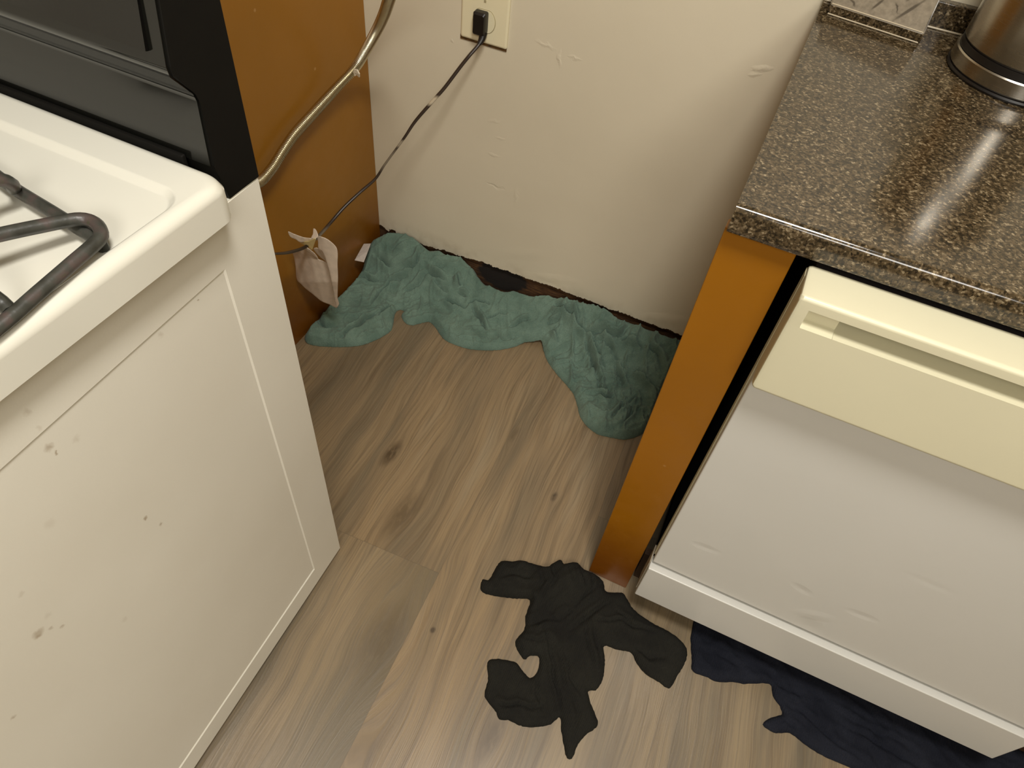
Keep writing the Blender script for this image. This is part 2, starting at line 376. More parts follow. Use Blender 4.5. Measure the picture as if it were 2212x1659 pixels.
def lathe(name, prof, cx, cy, mat, parent=None, seg=72):
    bm = bmesh.new(); rings = []
    for r, z in prof: rings.append([bm.verts.new((cx+r*math.cos(2*math.pi*k/seg), cy+r*math.sin(2*math.pi*k/seg), z)) for k in range(seg)])
    for i in range(len(prof)-1):
        for k in range(seg): bm.faces.new((rings[i][k], rings[i][(k+1) % seg], rings[i+1][(k+1) % seg], rings[i+1][k]))
    bm.faces.new(rings[0]); bm.faces.new(rings[-1])
    return frombm(name, bm, mat, parent, True, 30)
def rrect(x0, x1, y0, y1, r, z, n=8):
    out = []
    for (cx, cy, a0) in ((x1-r, y1-r, 0), (x0+r, y1-r, 90), (x0+r, y0+r, 180), (x1-r, y0+r, 270)):
        for k in range(n+1):
            a = math.radians(a0+90*k/n); out.append((cx+r*math.cos(a), cy+r*math.sin(a), z))
    return out
def loft(name, loops, mat, parent=None, cap0=True, cap1=True, angle=40):
    bm = bmesh.new(); R = [[bm.verts.new(p) for p in L] for L in loops]; n = len(loops[0])
    for i in range(len(R)-1):
        for k in range(n): bm.faces.new((R[i][k], R[i][(k+1) % n], R[i+1][(k+1) % n], R[i+1][k]))
    if cap0: bm.faces.new(R[0])
    if cap1: bm.faces.new(R[-1])
    return frombm(name, bm, mat, parent, True, angle, True)

# ------------------------------------------------------------------ room shell

def slab(name, lo, hi, mat): return struct(box(name, lo, hi, mat))
slab('floor', (-1.9, -3.4, -.06), (3.0, .10, 0), M_FLOOR)
slab('ceiling', (-1.9, -3.4, 2.44), (3.0, .10, 2.50), M_CEIL)
slab('wall_left', (-1.96, -3.4, 0), (-1.9, .10, 2.44), M_WALL)
slab('wall_right', (3.0, -3.4, 0), (3.06, .10, 2.44), M_WALL)
slab('wall_front', (-1.9, -3.46, 0), (3.0, -3.4, 2.44), M_WALL)
# back wall: a drywall sheet whose lower edge is torn away above the floor
def back_wall():
    V = []; n = 420; xs = [-1.9+(4.9)*i/n for i in range(n+1)]
    extra = [i/500*.90 for i in range(-5, 500)]
    xs = sorted(set([round(x, 5) for x in xs if x < -.02 or x > .9] + [round(x, 5) for x in extra]))
    rnd = random.Random(3); low = []; a = 0
    for x in xs:
        a = a*.75 + rnd.uniform(-1, 1)*.0016
        z = float(np.interp(x, [0, .033, .073, .129, .188, .238, .314, .396, .528, .658, .863], [.104, .090, .091, .091, .096, .101, .108, .108, .113, .112, .113])) + .0012*math.sin(x*61+1) + a
        if rnd.random() < .03: z += rnd.uniform(-.004, .005)
        if .030 < x < .052: z += .012
        if x > .9 or x < -.02: z = 0.0
        low.append(z)
    m = len(xs)
    for x, z in zip(xs, low): V += [(x, 0, z), (x, 0, 2.44), (x, .0127, z), (x, .0127, 2.44)]
    Fc = []
    for i in range(m-1):
        b = i*4; c = b+4
        Fc += [(b, c, c+1, b+1), (b+2, b+3, c+3, c+2), (b, b+2, c+2, c)]
    o = mk('wall_back', V, Fc, M_WALLM); struct(o)
back_wall()
struct(box('trim_1', (-.02, .0135, 0), (.95, .05, .16), M_SILL)); bpy.data.objects['trim_1'].name = 'trim_1'
slab('wall_cavity', (-1.9, .05, 0), (3.0, .10, 2.44), M_DARK); bpy.data.objects['wall_cavity'].name = 'wall_rear'

# ------------------------------------------------------------------ tall cabinet on the left
tc = tag(empty('tall_cabinet', (-.25, -.3, 0)), 'tall cabinet side painted brownish orange, behind the stove at left', 'cabinet')
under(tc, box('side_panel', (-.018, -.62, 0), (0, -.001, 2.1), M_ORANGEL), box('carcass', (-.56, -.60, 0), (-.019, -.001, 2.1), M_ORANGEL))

# ------------------------------------------------------------------ base cabinet round the dishwasher
bc = tag(empty('base_cabinet', (XC, -.62, 0)), 'orange painted base cabinet end and filler strip, left of the dishwasher', 'cabinet')
YF = -.6385
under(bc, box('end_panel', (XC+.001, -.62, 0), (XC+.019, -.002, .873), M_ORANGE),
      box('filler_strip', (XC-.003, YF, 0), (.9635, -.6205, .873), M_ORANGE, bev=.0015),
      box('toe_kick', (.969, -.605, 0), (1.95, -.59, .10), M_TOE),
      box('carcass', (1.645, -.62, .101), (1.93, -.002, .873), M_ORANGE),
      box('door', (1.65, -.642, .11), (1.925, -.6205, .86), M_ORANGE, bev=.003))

# ------------------------------------------------------------------ worktop with backsplash
ct = tag(empty('countertop', (XC+.5, -.3, H)), 'speckled brown granite worktop above the dishwasher', 'countertop')
def counter():
    D = .654; r = .009; prof = [(-.002, .8745), (-.002, H)]
    for k in range(9):
        a = math.radians(90+90*k/8*.92); prof.append((-D+r+r*math.cos(a)*1.0, H-r+r*math.sin(a)))
    prof += [(-D, .884), (-D+.003, .8765), (-D+.008, .8745)]
    o = extrude_yz('slab', prof, XC, 1.95, M_GRANITE, None, True)
    return o
bs = box('backsplash', (XC, -.019, H+.0003), (1.95, -.001, .948), M_GRANITE, bev=.002)
under(ct, counter(), bs, box('caulk_line', (XC, -.0225, H+.0002), (1.95, -.0195, H+.003), M_CAULK, bev=.001))

# ------------------------------------------------------------------ dishwasher
dw = tag(empty('dishwasher', (1.302, -.35, 0)), 'old white dishwasher with cream control panel under the granite worktop', 'dishwasher')
X0, X1 = .979, 1.625
def console():
    yb, yf, zt, zb = -.645, -.701, .866, .7175
    def prof(inset, depth, off=0.0):
        i = inset
        P = [(yb, zb+i), (yb, zt-i)]
        for k in range(6):
            a = math.radians(90+90*k/5); P.append((yf+i+.005+.005*math.cos(a), zt-i-.005+.005*math.sin(a)))
        s0 = yf+i
        P += [(s0, .852), (s0+depth, .850), (s0+depth, .829), (s0+.0006, .8265)]
        for k in range(5):
            a = math.radians(180+90*k/4); P.append((yf+i+.006+.006*math.cos(a), zb+i+.006+.006*math.sin(a)))
        return P
    st = [(X0, .004, 0.0001), (X0+.0012, .0015, .0001), (X0+.004, 0, .0001), (.9935, 0, .0001), (.9940, 0, .014), (1.0280, 0, .014), (1.0284, 0, .050), (1.565, 0, .050), (1.5655, 0, .0001), (X1-.004, 0, .0001), (X1-.0012, .0015, .0001), (X1, .004, .0001)]
    return loft('control_panel', [[(x, y, z) for y, z in prof(i, d)] for x, i, d in st], M_CREAM, angle=35)
def kickpanel():
    return box('access_panel', (X0-.001, -.6835, .0825), (X1+.001, -.655, .1935), M_DW, bev=.002)
def dwdoor():
    o = box('door_panel', (X0+.001, -.673, .203), (X1-.001, -.642, .7172), M_DW, bev=.0025)
    return o
under(dw, box('tub', (X0+.008, -.638, .105), (X1-.008, -.03, .862), M_DARK),
      dwdoor(), console(), kickpanel(),
      box('side_flange', (X0-.0006, -.658, .205), (X0+.0009, -.6425, .860), M_CREAM),
      box('panel_bracket', (X0-.0035, -.676, .095), (X0-.0011, -.640, .205), plain('grey_bracket', (150, 140, 122), .5)))
for x in (X0+.05, X1-.05):
    bm = bmesh.new(); bmesh.ops.create_cone(bm, cap_ends=True, segments=16, radius1=.012, radius2=.012, depth=.104, matrix=Matrix.Translation((x, -.56, .0525)))
    under(dw, frombm('leg', bm, M_BLACKM, None, True, 40))

# ------------------------------------------------------------------ stove
st = empty('gas_stove', STO, SYAW)
tag(st, 'white gas stove pulled out from the wall, seen from its side', 'stove')
box('body', (-.76, -.64, .03), (-.0125, -.0005, .875), M_SIDE, st)
def sidepanel():
    y0, y1, z0, z1 = -.640, 0, .015, .876
    a0, a1, b0, b1 = -.600, atS(488, 585, 0, 0).y, atS(685, 1222, 0, 0).z, atS(485, 582, 0, 0).z
    o = [(0, y0, z0), (0, y1, z0), (0, y1, z1), (0, y0, z1)]
    w = .0022; dd = .0017
    i1 = [(0, a0, b0), (0, a1, b0), (0, a1, b1), (0, a0, b1)]
    i2 = [(-dd, a0+w, b0+w), (-dd, a1-w, b0+w), (-dd, a1-w, b1-w), (-dd, a0+w, b1-w)]
    bk = [(-.012, p[1], p[2]) for p in o]
    bm = bmesh.new(); L = [[bm.verts.new(p) for p in q] for q in (bk, o, i1, i2)]
    for j in range(3):
        for k in range(4): bm.faces.new((L[j][k], L[j][(k+1) % 4], L[j+1][(k+1) % 4], L[j+1][k]))
    bm.faces.new(L[0]); bm.faces.new(L[3])
    bmesh.ops.bevel(bm, geom=[e for e in bm.edges if all(v.co.x > -.001 or v.co.x < -.011 for v in e.verts) and all(v in L[0]+L[1] for v in e.verts)], offset=.0012, segments=2, affect='EDGES')
    return frombm('side_panel', bm, M_SIDE, st, True, 25, True)
sidepanel()
def cooktop():
    X, Y0, Y1 = .028, -.665, -.066
    L = [rrect(-.785, X-.002, Y0, Y1, .018, .880), rrect(-.788, X, Y0, Y1, .020, .882), rrect(-.788, X, Y0, Y1, .020, .912)]
    for k in range(1, 7):
        a = math.radians(90*k/6); i = .011*(1-math.cos(a)); L.append(rrect(-.788+i, X-i, Y0+i, Y1-i, .024, .912+.011*math.sin(a)))
    L += [rrect(-.770, X-.0135, Y0+.014, Y1-.040, .026, .9230), rrect(-.768, X-.0155, Y0+.016, Y1-.043, .024, .9222), rrect(-.764, X-.0185, Y0+.018, Y1-.047, .022, .9182), rrect(-.760, X-.021, Y0+.020, Y1-.050, .020, .9172), rrect(-.72, X-.08, Y0+.08, Y1-.12, .02, .9165)]
    return loft('cooktop', L, M_ENAMEL, st, angle=35)
def turn(o, px, py, a):      # turn a part about a vertical line through (px, py) of the stove
    o.matrix_local = Matrix.Translation((px, py, 0)) @ Matrix.Rotation(a, 4, 'Z') @ Matrix.Translation((-px, -py, 0)); return o
turn(cooktop(), .028, -.066, -.034)
prof = [(0, .877), (0, 1.170), (-.030, 1.180), (-.056, 1.168), (-.0635, 1.08), (-.0725, 1.024), (-.0715, 1.015), (-.0525, .992), (-.0505, .984), (-.0555, .920), (-.046, .877)]
turn(extrude_yz('backguard', prof, -.76, 0, M_BLACKM, st, True, .0012), 0, -.045, -.03)
front = prof[3:10]; outer = [(y-.0022, z) for y, z in front]
turn(extrude_yz('console_glass', outer + list(reversed([(y+.001, z) for y, z in front])), -.757, -.0025, M_BLACKG, st, True), 0, -.045, -.03)
ov = [(-.0582, 1.160), (-.0662, 1.08), (-.0748, 1.034), (-.0738, 1.033), (-.0640, 1.08), (-.0570, 1.160)]
turn(extrude_yz('display_panel', [(y-.0022, z) for y, z in ov[:3]] + ov[3:], -.745, -.018, plain('display_black', (14, 13, 12), .12, .02, 20, 0, 1, Specular_IOR_Level=.7), st, True), 0, -.045, -.03)
turn(box('vent_strip', (-.75, -.064, .905), (-.030, -.0585, .925), M_BLACKM, st, .0015), 0, -.045, -.03)
od = box('oven_door', (-.755, -.672, .16), (-.005, -.6405, .78), M_ENAMEL, st, .004)
bm = bmesh.new(); tube(bm, catmull([Vector((-.68, -.6725, .72)), Vector((-.675, -.705, .722)), Vector((-.64, -.712, .722)), Vector((-.12, -.712, .722)), Vector((-.085, -.705, .722)), Vector((-.08, -.6725, .72))], .01), .009, 10)
frombm('door_handle', bm, M_ENAMEL, od, True, 60)
box('storage_drawer', (-.755, -.668, .02), (-.005, -.6405, .15), M_ENAMEL, st, .004)
# burner under the grate, left of the frame
lathe('burner', [(.055, .9168), (.055, .926), (.042, .928), (.040, .936), (.034, .938), (0.001, .938)], -.13, -.31, M_IRON, st, 48)
# grate
def grate():
    gl = empty('burner_grate', SM @ Vector((-.12, -.27, .9185)), SYAW)
    tag(gl, 'black steel burner grate lying on the white cooktop', 'grate')
    inv = Matrix.Translation((.12, .27, -.9185))
    def S(px, py, z): return inv @ atS(px, py, 2, z)
    R = .0058
    def rod(name, pts, step=.006, r=R):
        bm = bmesh.new(); tube(bm, catmull(pts, step), r, 10); return frombm(name, bm, M_IRON, gl, True, 60)
    zt = .9265
    # lower frame: back side with its up-bent loop, then down the right side
    c0 = S(217, 523, zt); c1 = S(32, 408, zt)
    pe = S(-260, 905, .929); xr = pe.x; yb = c1.y; zf = pe.z
    V3 = lambda dx, dy: Vector((xr-dx, yb-dy, zf))
    back = [V3(.215, .0), S(-60, 345, zt), c1, S(120, 462, zt), S(200, 512, zt), c0]
    rod('frame_rod', back)
    # loop that rises where a finger crosses the back rod
    rod('finger', [S(-90, 455, .955), S(-40, 400, .957), S(2, 388, .955), S(25, 398, .945), S(30, 408, .928)])
    # finger running from the burner out to the corner and down the right side
    rod('finger', [S(-170, 548, .960), S(0, 507, .950), S(90, 488, .944), S(165, 474, .939), S(196, 477, .937), S(216, 494, .936), S(215, 516, .935), S(150, 574, .934), S(80, 635, .933), S(20, 688, .932), S(-60, 752, .931), S(-160, 830, .930), pe], .004)
    rod('frame_rod', [pe, V3(0, .215), V3(.008, .237), V3(.03, .245), V3(.22, .245), V3(.242, .237), V3(.25, .215), V3(.25, .03), V3(.240, .006), V3(.215, 0)], .006)
    rod('finger', [V3(.125, .245), V3(.125, .20)+Vector((0, 0, .022)), V3(.125, .165)+Vector((0, 0, .026))])
    rod('finger', [V3(.25, .12), V3(.205, .12)+Vector((0, 0, .022)), V3(.17, .12)+Vector((0, 0, .026))])
    rod('finger', [S(22, 672, .932), S(2, 652, .936), S(-40, 622, .948), S(-140, 560, .960)])
    for p in (S(217, 523, .926), V3(.01, .235), V3(.24, .235), V3(.24, .012)):
        bm = bmesh.new(); tube(bm, [Vector((p.x, p.y, .0003)), Vector((p.x, p.y, p.z))], R*.9, 10); frombm('foot', bm, M_IRON, gl, True, 60)
grate()

# ------------------------------------------------------------------ outlet, plug and cord
op = empty('wall_outlet', (.286, -.003, .757)); tag(op, 'almond duplex wall outlet plate with a black plug in its lower socket', 'outlet')
pl, pr = .2342, .3385; zb, ztp = .678, .838
def plate():
    L = [rr for rr in (rrect(pl, pr, zb, ztp, .004, 0), rrect(pl, pr, zb, ztp, .004, -.0035), rrect(pl+.002, pr-.002, zb+.002, ztp-.002, .004, -.0058), rrect(pl+.005, pr-.005, zb+.005, ztp-.005, .004, -.0062))]
    return loft('cover_plate', [[(x, z-.0005 if False else z-.0005, y) for (x, y, z) in q] for q in L], M_PLATE)
pp = plate()
def disc_y(name, cx, cz, y0, y1, r, mat, flat=.86, seg=40):
    bm = bmesh.new(); R = []
    for y in (y0, y1):
        ring = []
        for k in range(seg):
            a = 2*math.pi*k/seg; zz = max(-flat*r, min(flat*r, r*math.sin(a))); ring.append(bm.verts.new((cx+r*math.cos(a), y, cz+zz)))
        R.append(ring)
    for k in range(seg): bm.faces.new((R[0][k], R[0][(k+1) % seg], R[1][(k+1) % seg], R[1][k]))
    bm.faces.new(R[0]); bm.faces.new(R[1]); bmesh.ops.remove_doubles(bm, verts=bm.verts[:], dist=1e-5)
    return frombm(name, bm, mat, None, True, 40)
zs = (.722, .797)
under(op, pp, box('gap_edge', (pl-.002, -.0025, zb-.006), (pr-.001, -.0003, zb+.004), M_GAP, bev=.0006))
for z in zs:
    g = disc_y('socket_groove', .2864, z, -.0072, -.0069, .0255, M_GROOVE); s = disc_y('socket', .2864, z, -.0082, -.0069, .0242, M_PLATE)
    under(op, s); g.parent = s
for x in (.2794, .2934): box('slot', (x-.0012, -.0085, .792), (x+.0012, -.0083, .804), M_BLACKM, s)
box('screw', (.2840, -.0076, .7565), (.2888, -.0067, .7615), M_GROOVE, pp, bev=.0003)

cr = empty('power_cord', (.28, -.02, .71)); tag(cr, 'thin black power cord running from the outlet plug down behind the stove', 'cord')
def plug():
    L = []
    for y, w, h0, h1 in ((-.0084, .0125, .702, .742), (-.014, .0135, .699, .744), (-.024, .0135, .699, .743), (-.028, .0115, .702, .739)):
        L.append([(x, y, z) for x, z, _ in rrect(.2835-w, .2835+w, h0, h1, .004, 0, 5)])
    a = loft('plug', L, M_RUBBER, None, angle=30)
    return a
ppts = [(1044, 70, -.018), (1041, 84, -.024), (1033, 98, -.034), (1014, 120, -.05), (994, 145, -.062), (960, 190, -.085), (936, 217, -.10), (897, 262, -.125), (873, 298, -.145), (830, 357, -.175), (811, 386, -.19), (777, 416, -.22), (743, 448, -.26), (715, 480, -.30), (690, 508, -.345), (660, 533, -.40), (625, 545, -.46), (590, 548, -.53), (545, 548, -.63)]
cpts = [at(a, b, 1, c) for a, b, c in ppts] + [Vector((.09, -.75, .22)), Vector((.13, -.826, .21))]
bm = bmesh.new(); cq = catmull(cpts, .006)
tube(bm, cq, lambda i: .0038-.0013*math.exp(-((cq[i].z-.46)/.06)**2), 10, .72)
cb = frombm('sheath', bm, M_CORD, None, True, 60)
bm = bmesh.new(); q = catmull(cpts[:4], .003); tube(bm, q[:9], lambda i: .0092-.00055*i, 12, .8); relief = frombm('strain_relief', bm, M_RUBBER, None, True, 60)
pg = plug(); under(cr, pg, cb); relief.parent = pg      # a piece of the plug

# ------------------------------------------------------------------ gas hose
gh = empty('gas_hose', (.1, -.3, .65)); tag(gh, 'ribbed steel flexible gas hose hanging down behind the stove', 'hose')
hp = [(905, -160, 0, .44), (872, -85, 0, .33), (852, -35, 0, .255), (840, 0, 0, .215), (830, 30, 0, .175), (815, 63, 0, .13), (792, 105, 0, .085), (767, 146, 0, .052), (724, 193, 0, .030), (680, 241, 0, .024), (637, 289, 0, .023), (612, 325, 0, .023), (588, 363, 0, .024), (560, 393, 0, .026), (510, 410, 0, .035), (450, 405, 0, .09)]
def resample(P, step):
    out = [P[0]]; acc = 0.0
    for a, b in zip(P[:-1], P[1:]):
        L = (b-a).length; pos = step-acc
        while pos <= L: out.append(a.lerp(b, pos/L)); pos += step
        acc = L-(pos-step)
    return out
hw = [at(a, b, c, d) for a, b, c, d in hp] + [Vector((.13, -.74, .34)), Vector((.17, -.822, .33))]
hpts = resample(catmull(hw, .004), .00048)
bm = bmesh.new(); tube(bm, hpts, lambda i: .0094+.0013*math.cos(i*2*math.pi/8), 14)
hb = frombm('ribbed_tube', bm, M_HOSE, None, True, 180)
tp = at(770, 156, 0, .064)
bm = bmesh.new()
V = [Vector((-.006, 0, .004)), Vector((.004, -.004, .007)), Vector((.012, -.008, .002)), Vector((.010, -.006, -.006)), Vector((.001, -.002, -.005)), Vector((-.005, 0, -.010)), Vector((-.009, .001, -.003))]
vs = [bm.verts.new(tp+v) for v in V]; vb = [bm.verts.new(tp+v+Vector((.0, .003, .001))) for v in V]
bm.faces.new(vs); bm.faces.new(vb)
for k in range(7): bm.faces.new((vs[k], vs[(k+1) % 7], vb[(k+1) % 7], vb[k]))
under(gh, hb, frombm('tape_scrap', bm, plain('white_tape', (225, 215, 190), .6), None))

# ------------------------------------------------------------------ canister and tile on the worktop
cn = empty('steel_canister', (1.175, -.1235, H)); tag(cn, 'round brushed steel canister with black base ring on the worktop', 'canister')
cx, cy = 1.175, -.1235
under(cn, lathe('base_ring', [(.080, H+.0002), (.0965, H+.0006), (.0975, H+.003), (.0965, H+.0055), (.05, H+.006)], cx, cy, M_RUBBER),
      lathe('lower_band', [(.05, H+.0061), (.0945, H+.0063), (.0955, H+.008), (.0955, H+.025), (.094, H+.0268), (.05, H+.027)], cx, cy, M_STEEL),
      lathe('seal', [(.05, H+.0271), (.0925, H+.0273), (.0925, H+.0365), (.05, H+.0367)], cx, cy, M_RUBBER),
      lathe('barrel', [(.05, H+.0368), (.0905, H+.037), (.0925, H+.040), (.0925, H+.21), (.0915, H+.213), (.05, H+.214)], cx, cy, M_STEEL),
      lathe('lid', [(.05, H+.2141), (.0935, H+.2143), (.0945, H+.218), (.0945, H+.230), (.090, H+.238), (.075, H+.250), (.05, H+.260), (.02, H+.265), (.001, H+.266)], cx, cy, M_STEEL),
      lathe('knob', [(.006, H+.266), (.006, H+.274), (.014, H+.278), (.015, H+.286), (.010, H+.291), (.001, H+.292)], cx, cy, M_RUBBER))
cp = empty('veined_tile', (.963, -.06, H)); tag(cp, 'flat grey veined tile lying at the back corner of the worktop', 'tile')
def tile():
    d = TD; nrm = TN; hgt = .015
    c0 = TA+d*.003; c1 = TB; c3 = Vector((TA.x+.005, -.0235, H)); c2 = Vector((TB.x+.008, -.0235, H))
    h2 = T1+(T3-T0)*1.0; h2 = on_tile(2032, 0)
    bm = bmesh.new(); lo = [bm.verts.new((p.x, p.y, H+.0004)) for p in (c0, c1, c2, c3)]
    hi = [bm.verts.new(p) for p in (T0, T1, Vector((h2.x, -.0215, T1.z+(T3.z-T0.z)*((-.0215-T1.y)/(T3.y-T0.y)))), T3)]
    bm.faces.new(lo); bm.faces.new(hi)
    for k in range(4): bm.faces.new((lo[k], lo[(k+1) % 4], hi[(k+1) % 4], hi[k]))
    bmesh.ops.bevel(bm, geom=bm.edges[:], offset=.0018, segments=3, affect='EDGES')
    body = frombm('tile_body', bm, M_MARBLE, None, True, 40); body.data.materials.append(M_GRANITE)
    for p in body.data.polygons:
        if p.normal.z < .3: p.material_index = 1
    def bar(z, off, name):
        m = bmesh.new(); tube(m, [c0 - nrm*off + Vector((0, 0, z)) + d*.002, c1 - nrm*off + Vector((0, 0, z)) - d*.002], .0011, 8); return frombm(name, m, M_CAULK, None, True, 60)
    return body, bar(.0014, .0012, 'base_seam'), bar(hgt+.0002, -.0012, 'edge_highlight')  # upper bar is a painted highlight on the tile's front edge, not caulk
under(cp, *tile())

# ------------------------------------------------------------------ cloths
def vnoise(P, scale, seed):
    rs = np.random.RandomState(seed); G = rs.rand(64, 64)*2-1
    q = P*scale; i = np.floor(q).astype(int); f = q-i; f = f*f*f*(f*(f*6-15)+10)
    g = lambda a, b: G[(i[:, 0]+a) % 64, (i[:, 1]+b) % 64]
    return (g(0, 0)*(1-f[:, 0])+g(1, 0)*f[:, 0])*(1-f[:, 1])+(g(0, 1)*(1-f[:, 0])+g(1, 1)*f[:, 0])*f[:, 1]
def segdist(P, A, B):
    d = B-A; L = (d*d).sum()+1e-12; t = np.clip(((P-A)@d)/L, 0, 1); return np.sqrt(((P-A-t[:, None]*d)**2).sum(1))
def polydist(P, Q, closed=True):
    out = np.full(len(P), 9.0); n = len(Q)
    for i in range(n if closed else n-1): out = np.minimum(out, segdist(P, Q[i], Q[(i+1) % n]))
    return out
def inside(P, Q):
    c = np.zeros(len(P), bool); n = len(Q)
    for i in range(n):
        a, b = Q[i], Q[(i+1) % n]
        m = ((a[1] > P[:, 1]) != (b[1] > P[:, 1])) & (P[:, 0] < (b[0]-a[0])*(P[:, 1]-a[1])/(b[1]-a[1]+1e-15)+a[0]); c ^= m
    return c
def px2floor(pts, basef, clampf=None, lift=.003):
    out = []
    for x, y in pts:
        z = lift
        for _ in range(14):
            p = at(x, y, 2, z); zz = basef(p.x, p.y)+lift; z = z*.5+zz*.5
        if clampf: p = clampf(p)
        out.append((p.x, p.y))
    return out
def cloth(name, poly, basef, reliefs, res, mat, parent, thick=.006, rim=.008, jit=.0006, smooth_b=True, loft_h=0.0):
    rs = np.random.RandomState(5)
    if smooth_b: B = np.array([tuple(v)[:2] for v in catmull([Vector((a, b, 0)) for a, b in poly], res, True)])
    else: B = np.array(poly)
    B = B+rs.uniform(-jit, jit, B.shape)
    lo, hi = B.min(0), B.max(0)
    gx, gy = np.meshgrid(np.arange(lo[0], hi[0], res), np.arange(lo[1], hi[1], res*.87))
    gx = gx + (np.arange(gx.shape[0])[:, None] % 2)*res*.5
    P = np.stack([gx.ravel(), gy.ravel()], 1)+rs.uniform(-res*.15, res*.15, (gx.size, 2))
    P = P[inside(P, B)]; P = P[polydist(P, B) > res*.55]
    nb = len(B); co = [Vector(p) for p in B]+[Vector(p) for p in P]
    vo, eo, fo = delaunay_2d_cdt(co, [(i, (i+1) % nb) for i in range(nb)], [], 1, 1e-7)[:3]
    Q = np.array([tuple(v) for v in vo]); d = polydist(Q, B)
    rimh = thick*np.sqrt(np.clip(1-(1-np.clip(d/rim, 0, 1))**2, 0, 1))
    z0 = np.array([basef(a, b) for a, b in Q]); fade = np.clip(d/(rim*1.6), 0, 1)
    z = z0+rimh+reliefs(Q, d)*fade+loft_h*np.clip(d/.025, 0, 1)**.7
    z = np.maximum(z, z0+.0012)
    n = len(Q); V = [(Q[i, 0], Q[i, 1], z[i]) for i in range(n)]
    low = [(Q[i, 0], Q[i, 1], max(.0004, z0[i]+.0004)) for i in range(n)]
    F = []
    for f in fo:
        a = Q[f[0]]; b = Q[f[1]]; c = Q[f[2]]
        ccw = (b[0]-a[0])*(c[1]-a[1])-(b[1]-a[1])*(c[0]-a[0]) > 0
        f = list(f) if ccw else list(reversed(f)); F.append(f); F.append([n+i for i in reversed(f)])
    from collections import Counter
    cnt = {}
    for f in fo:
        for i in range(len(f)):
            e = tuple(sorted((f[i], f[(i+1) % len(f)]))); cnt[e] = cnt.get(e, 0)+1
    for (a, b), k in cnt.items():
        if k == 1: F.append([a, b, n+b, n+a])
    o = mk(name, V+low, F, mat, None, True)
    bm = bmesh.new(); bm.from_mesh(o.data); bmesh.ops.recalc_face_normals(bm, faces=bm.faces); bm.to_mesh(o.data); bm.free()
    return o
def creases(Q, lines, basef):
    """tapered folds: a sharp valley with the overlapping side raised"""
    h = np.zeros(len(Q)); W = Q+np.stack([vnoise(Q, 38, 91), vnoise(Q, 38, 92)], 1)*.0045
    for n, (pts, A, w) in enumerate(lines):
        L = np.array(px2floor(pts, basef)); a = L[0]-(L[1]-L[0])*.35; b = L[-1]+(L[-1]-L[-2])*.35; L = np.vstack([a, L, b])
        seg = np.sqrt(((L[1:]-L[:-1])**2).sum(1)); cum = np.concatenate([[0], np.cumsum(seg)]); tot = cum[-1]
        best = np.full(len(Q), 9.0); sd = np.zeros(len(Q)); sp = np.zeros(len(Q))
        for k in range(len(L)-1):
            d = L[k+1]-L[k]; l2 = (d*d).sum()+1e-12; t = np.clip(((W-L[k])@d)/l2, 0, 1); r = W-L[k]-t[:, None]*d; dist = np.sqrt((r*r).sum(1))
            m = dist < best; best[m] = dist[m]; cr = d[0]*r[:, 1]-d[1]*r[:, 0]; sd[m] = (np.sign(cr)*dist)[m]; sp[m] = (cum[k]+t*seg[k])[m]/tot
        tap = np.clip(np.sin(np.pi*np.clip(sp, 0, 1)), 0, 1)**.8*(sp > 0)*(sp < 1)
        q = sd if n % 2 else -sd
        h -= A*tap*np.exp(-(best/(w*.62))**2)
        h += A*.75*tap*np.exp(-((q-1.9*w)/(1.3*w))**2) + A*.25*tap*np.exp(-((q+2.4*w)/(1.6*w))**2)
    return h
def crop(pts, k, ox, oy): return [(ox+a*k, oy+b*k) for a, b in pts]

# teal towel stuffed along the foot of the wall
def base_t(x, y):
    t = min(1, max(0, (y+.135)/.125)); s = t*t*(3-2*t)
    q = min(1, max(0, (x-.24)/.07)); q = q*q*(3-2*q); r = min(1, max(0, (x-.48)/.14)); hgt = .100 - .034*q + .026*r*r*(3-2*r)
    l = min(1, max(0, (.045-x)/.05)); return hgt*s + .010*l*l
def clamp_t(p):
    return Vector((min(max(p.x, .004), XC-.004), min(p.y, -.006), 0))
k4 = .2772; k3 = .2049
top = [(775, 566)] + crop([(1180, 415), (1270, 355), (1390, 325), (1520, 335), (1640, 385), (1730, 450), (1800, 500), (1900, 500), (1960, 540), (2060, 560)], k3, 560, 440)
top += crop([(130, 140), (200, 185), (240, 240), (265, 290), (320, 350), (380, 370), (440, 400), (490, 405), (540, 398), (620, 425), (700, 445), (760, 440), (830, 425), (900, 440), (960, 460), (1040, 480), (1100, 490), (1160, 520), (1240, 550), (1310, 590), (1380, 620), (1450, 640), (1560, 650), (1640, 665), (1700, 730), (1760, 755), (1900, 770)], k4, 960, 520)
right = crop([(1900, 1000), (1750, 1400), (1660, 1440), (1560, 1490), (1480, 1530), (1400, 1545), (1300, 1530), (1200, 1505), (1120, 1450), (1060, 1370), (1035, 1280), (1010, 1200), (960, 1130), (880, 1040), (810, 945), (775, 860), (755, 775), (700, 780), (620, 790), (540, 825), (440, 845), (350, 850), (230, 845), (120, 820), (0, 765)], k4, 960, 520)
left = crop([(1850, 1290), (1790, 1240), (1700, 1255), (1620, 1275), (1560, 1265), (1510, 1215), (1500, 1170), (1525, 1135), (1500, 1115), (1460, 1120), (1430, 1160), (1415, 1250), (1390, 1330), (1310, 1390), (1200, 1445), (1060, 1490), (860, 1505), (680, 1500), (560, 1485), (495, 1455), (480, 1400), (510, 1300), (570, 1180), (700, 1060), (840, 920), (960, 790), (1020, 690), (1070, 610), (1120, 500)], k3, 560, 440)
tp_poly = px2floor(top+right+left, base_t, clamp_t)
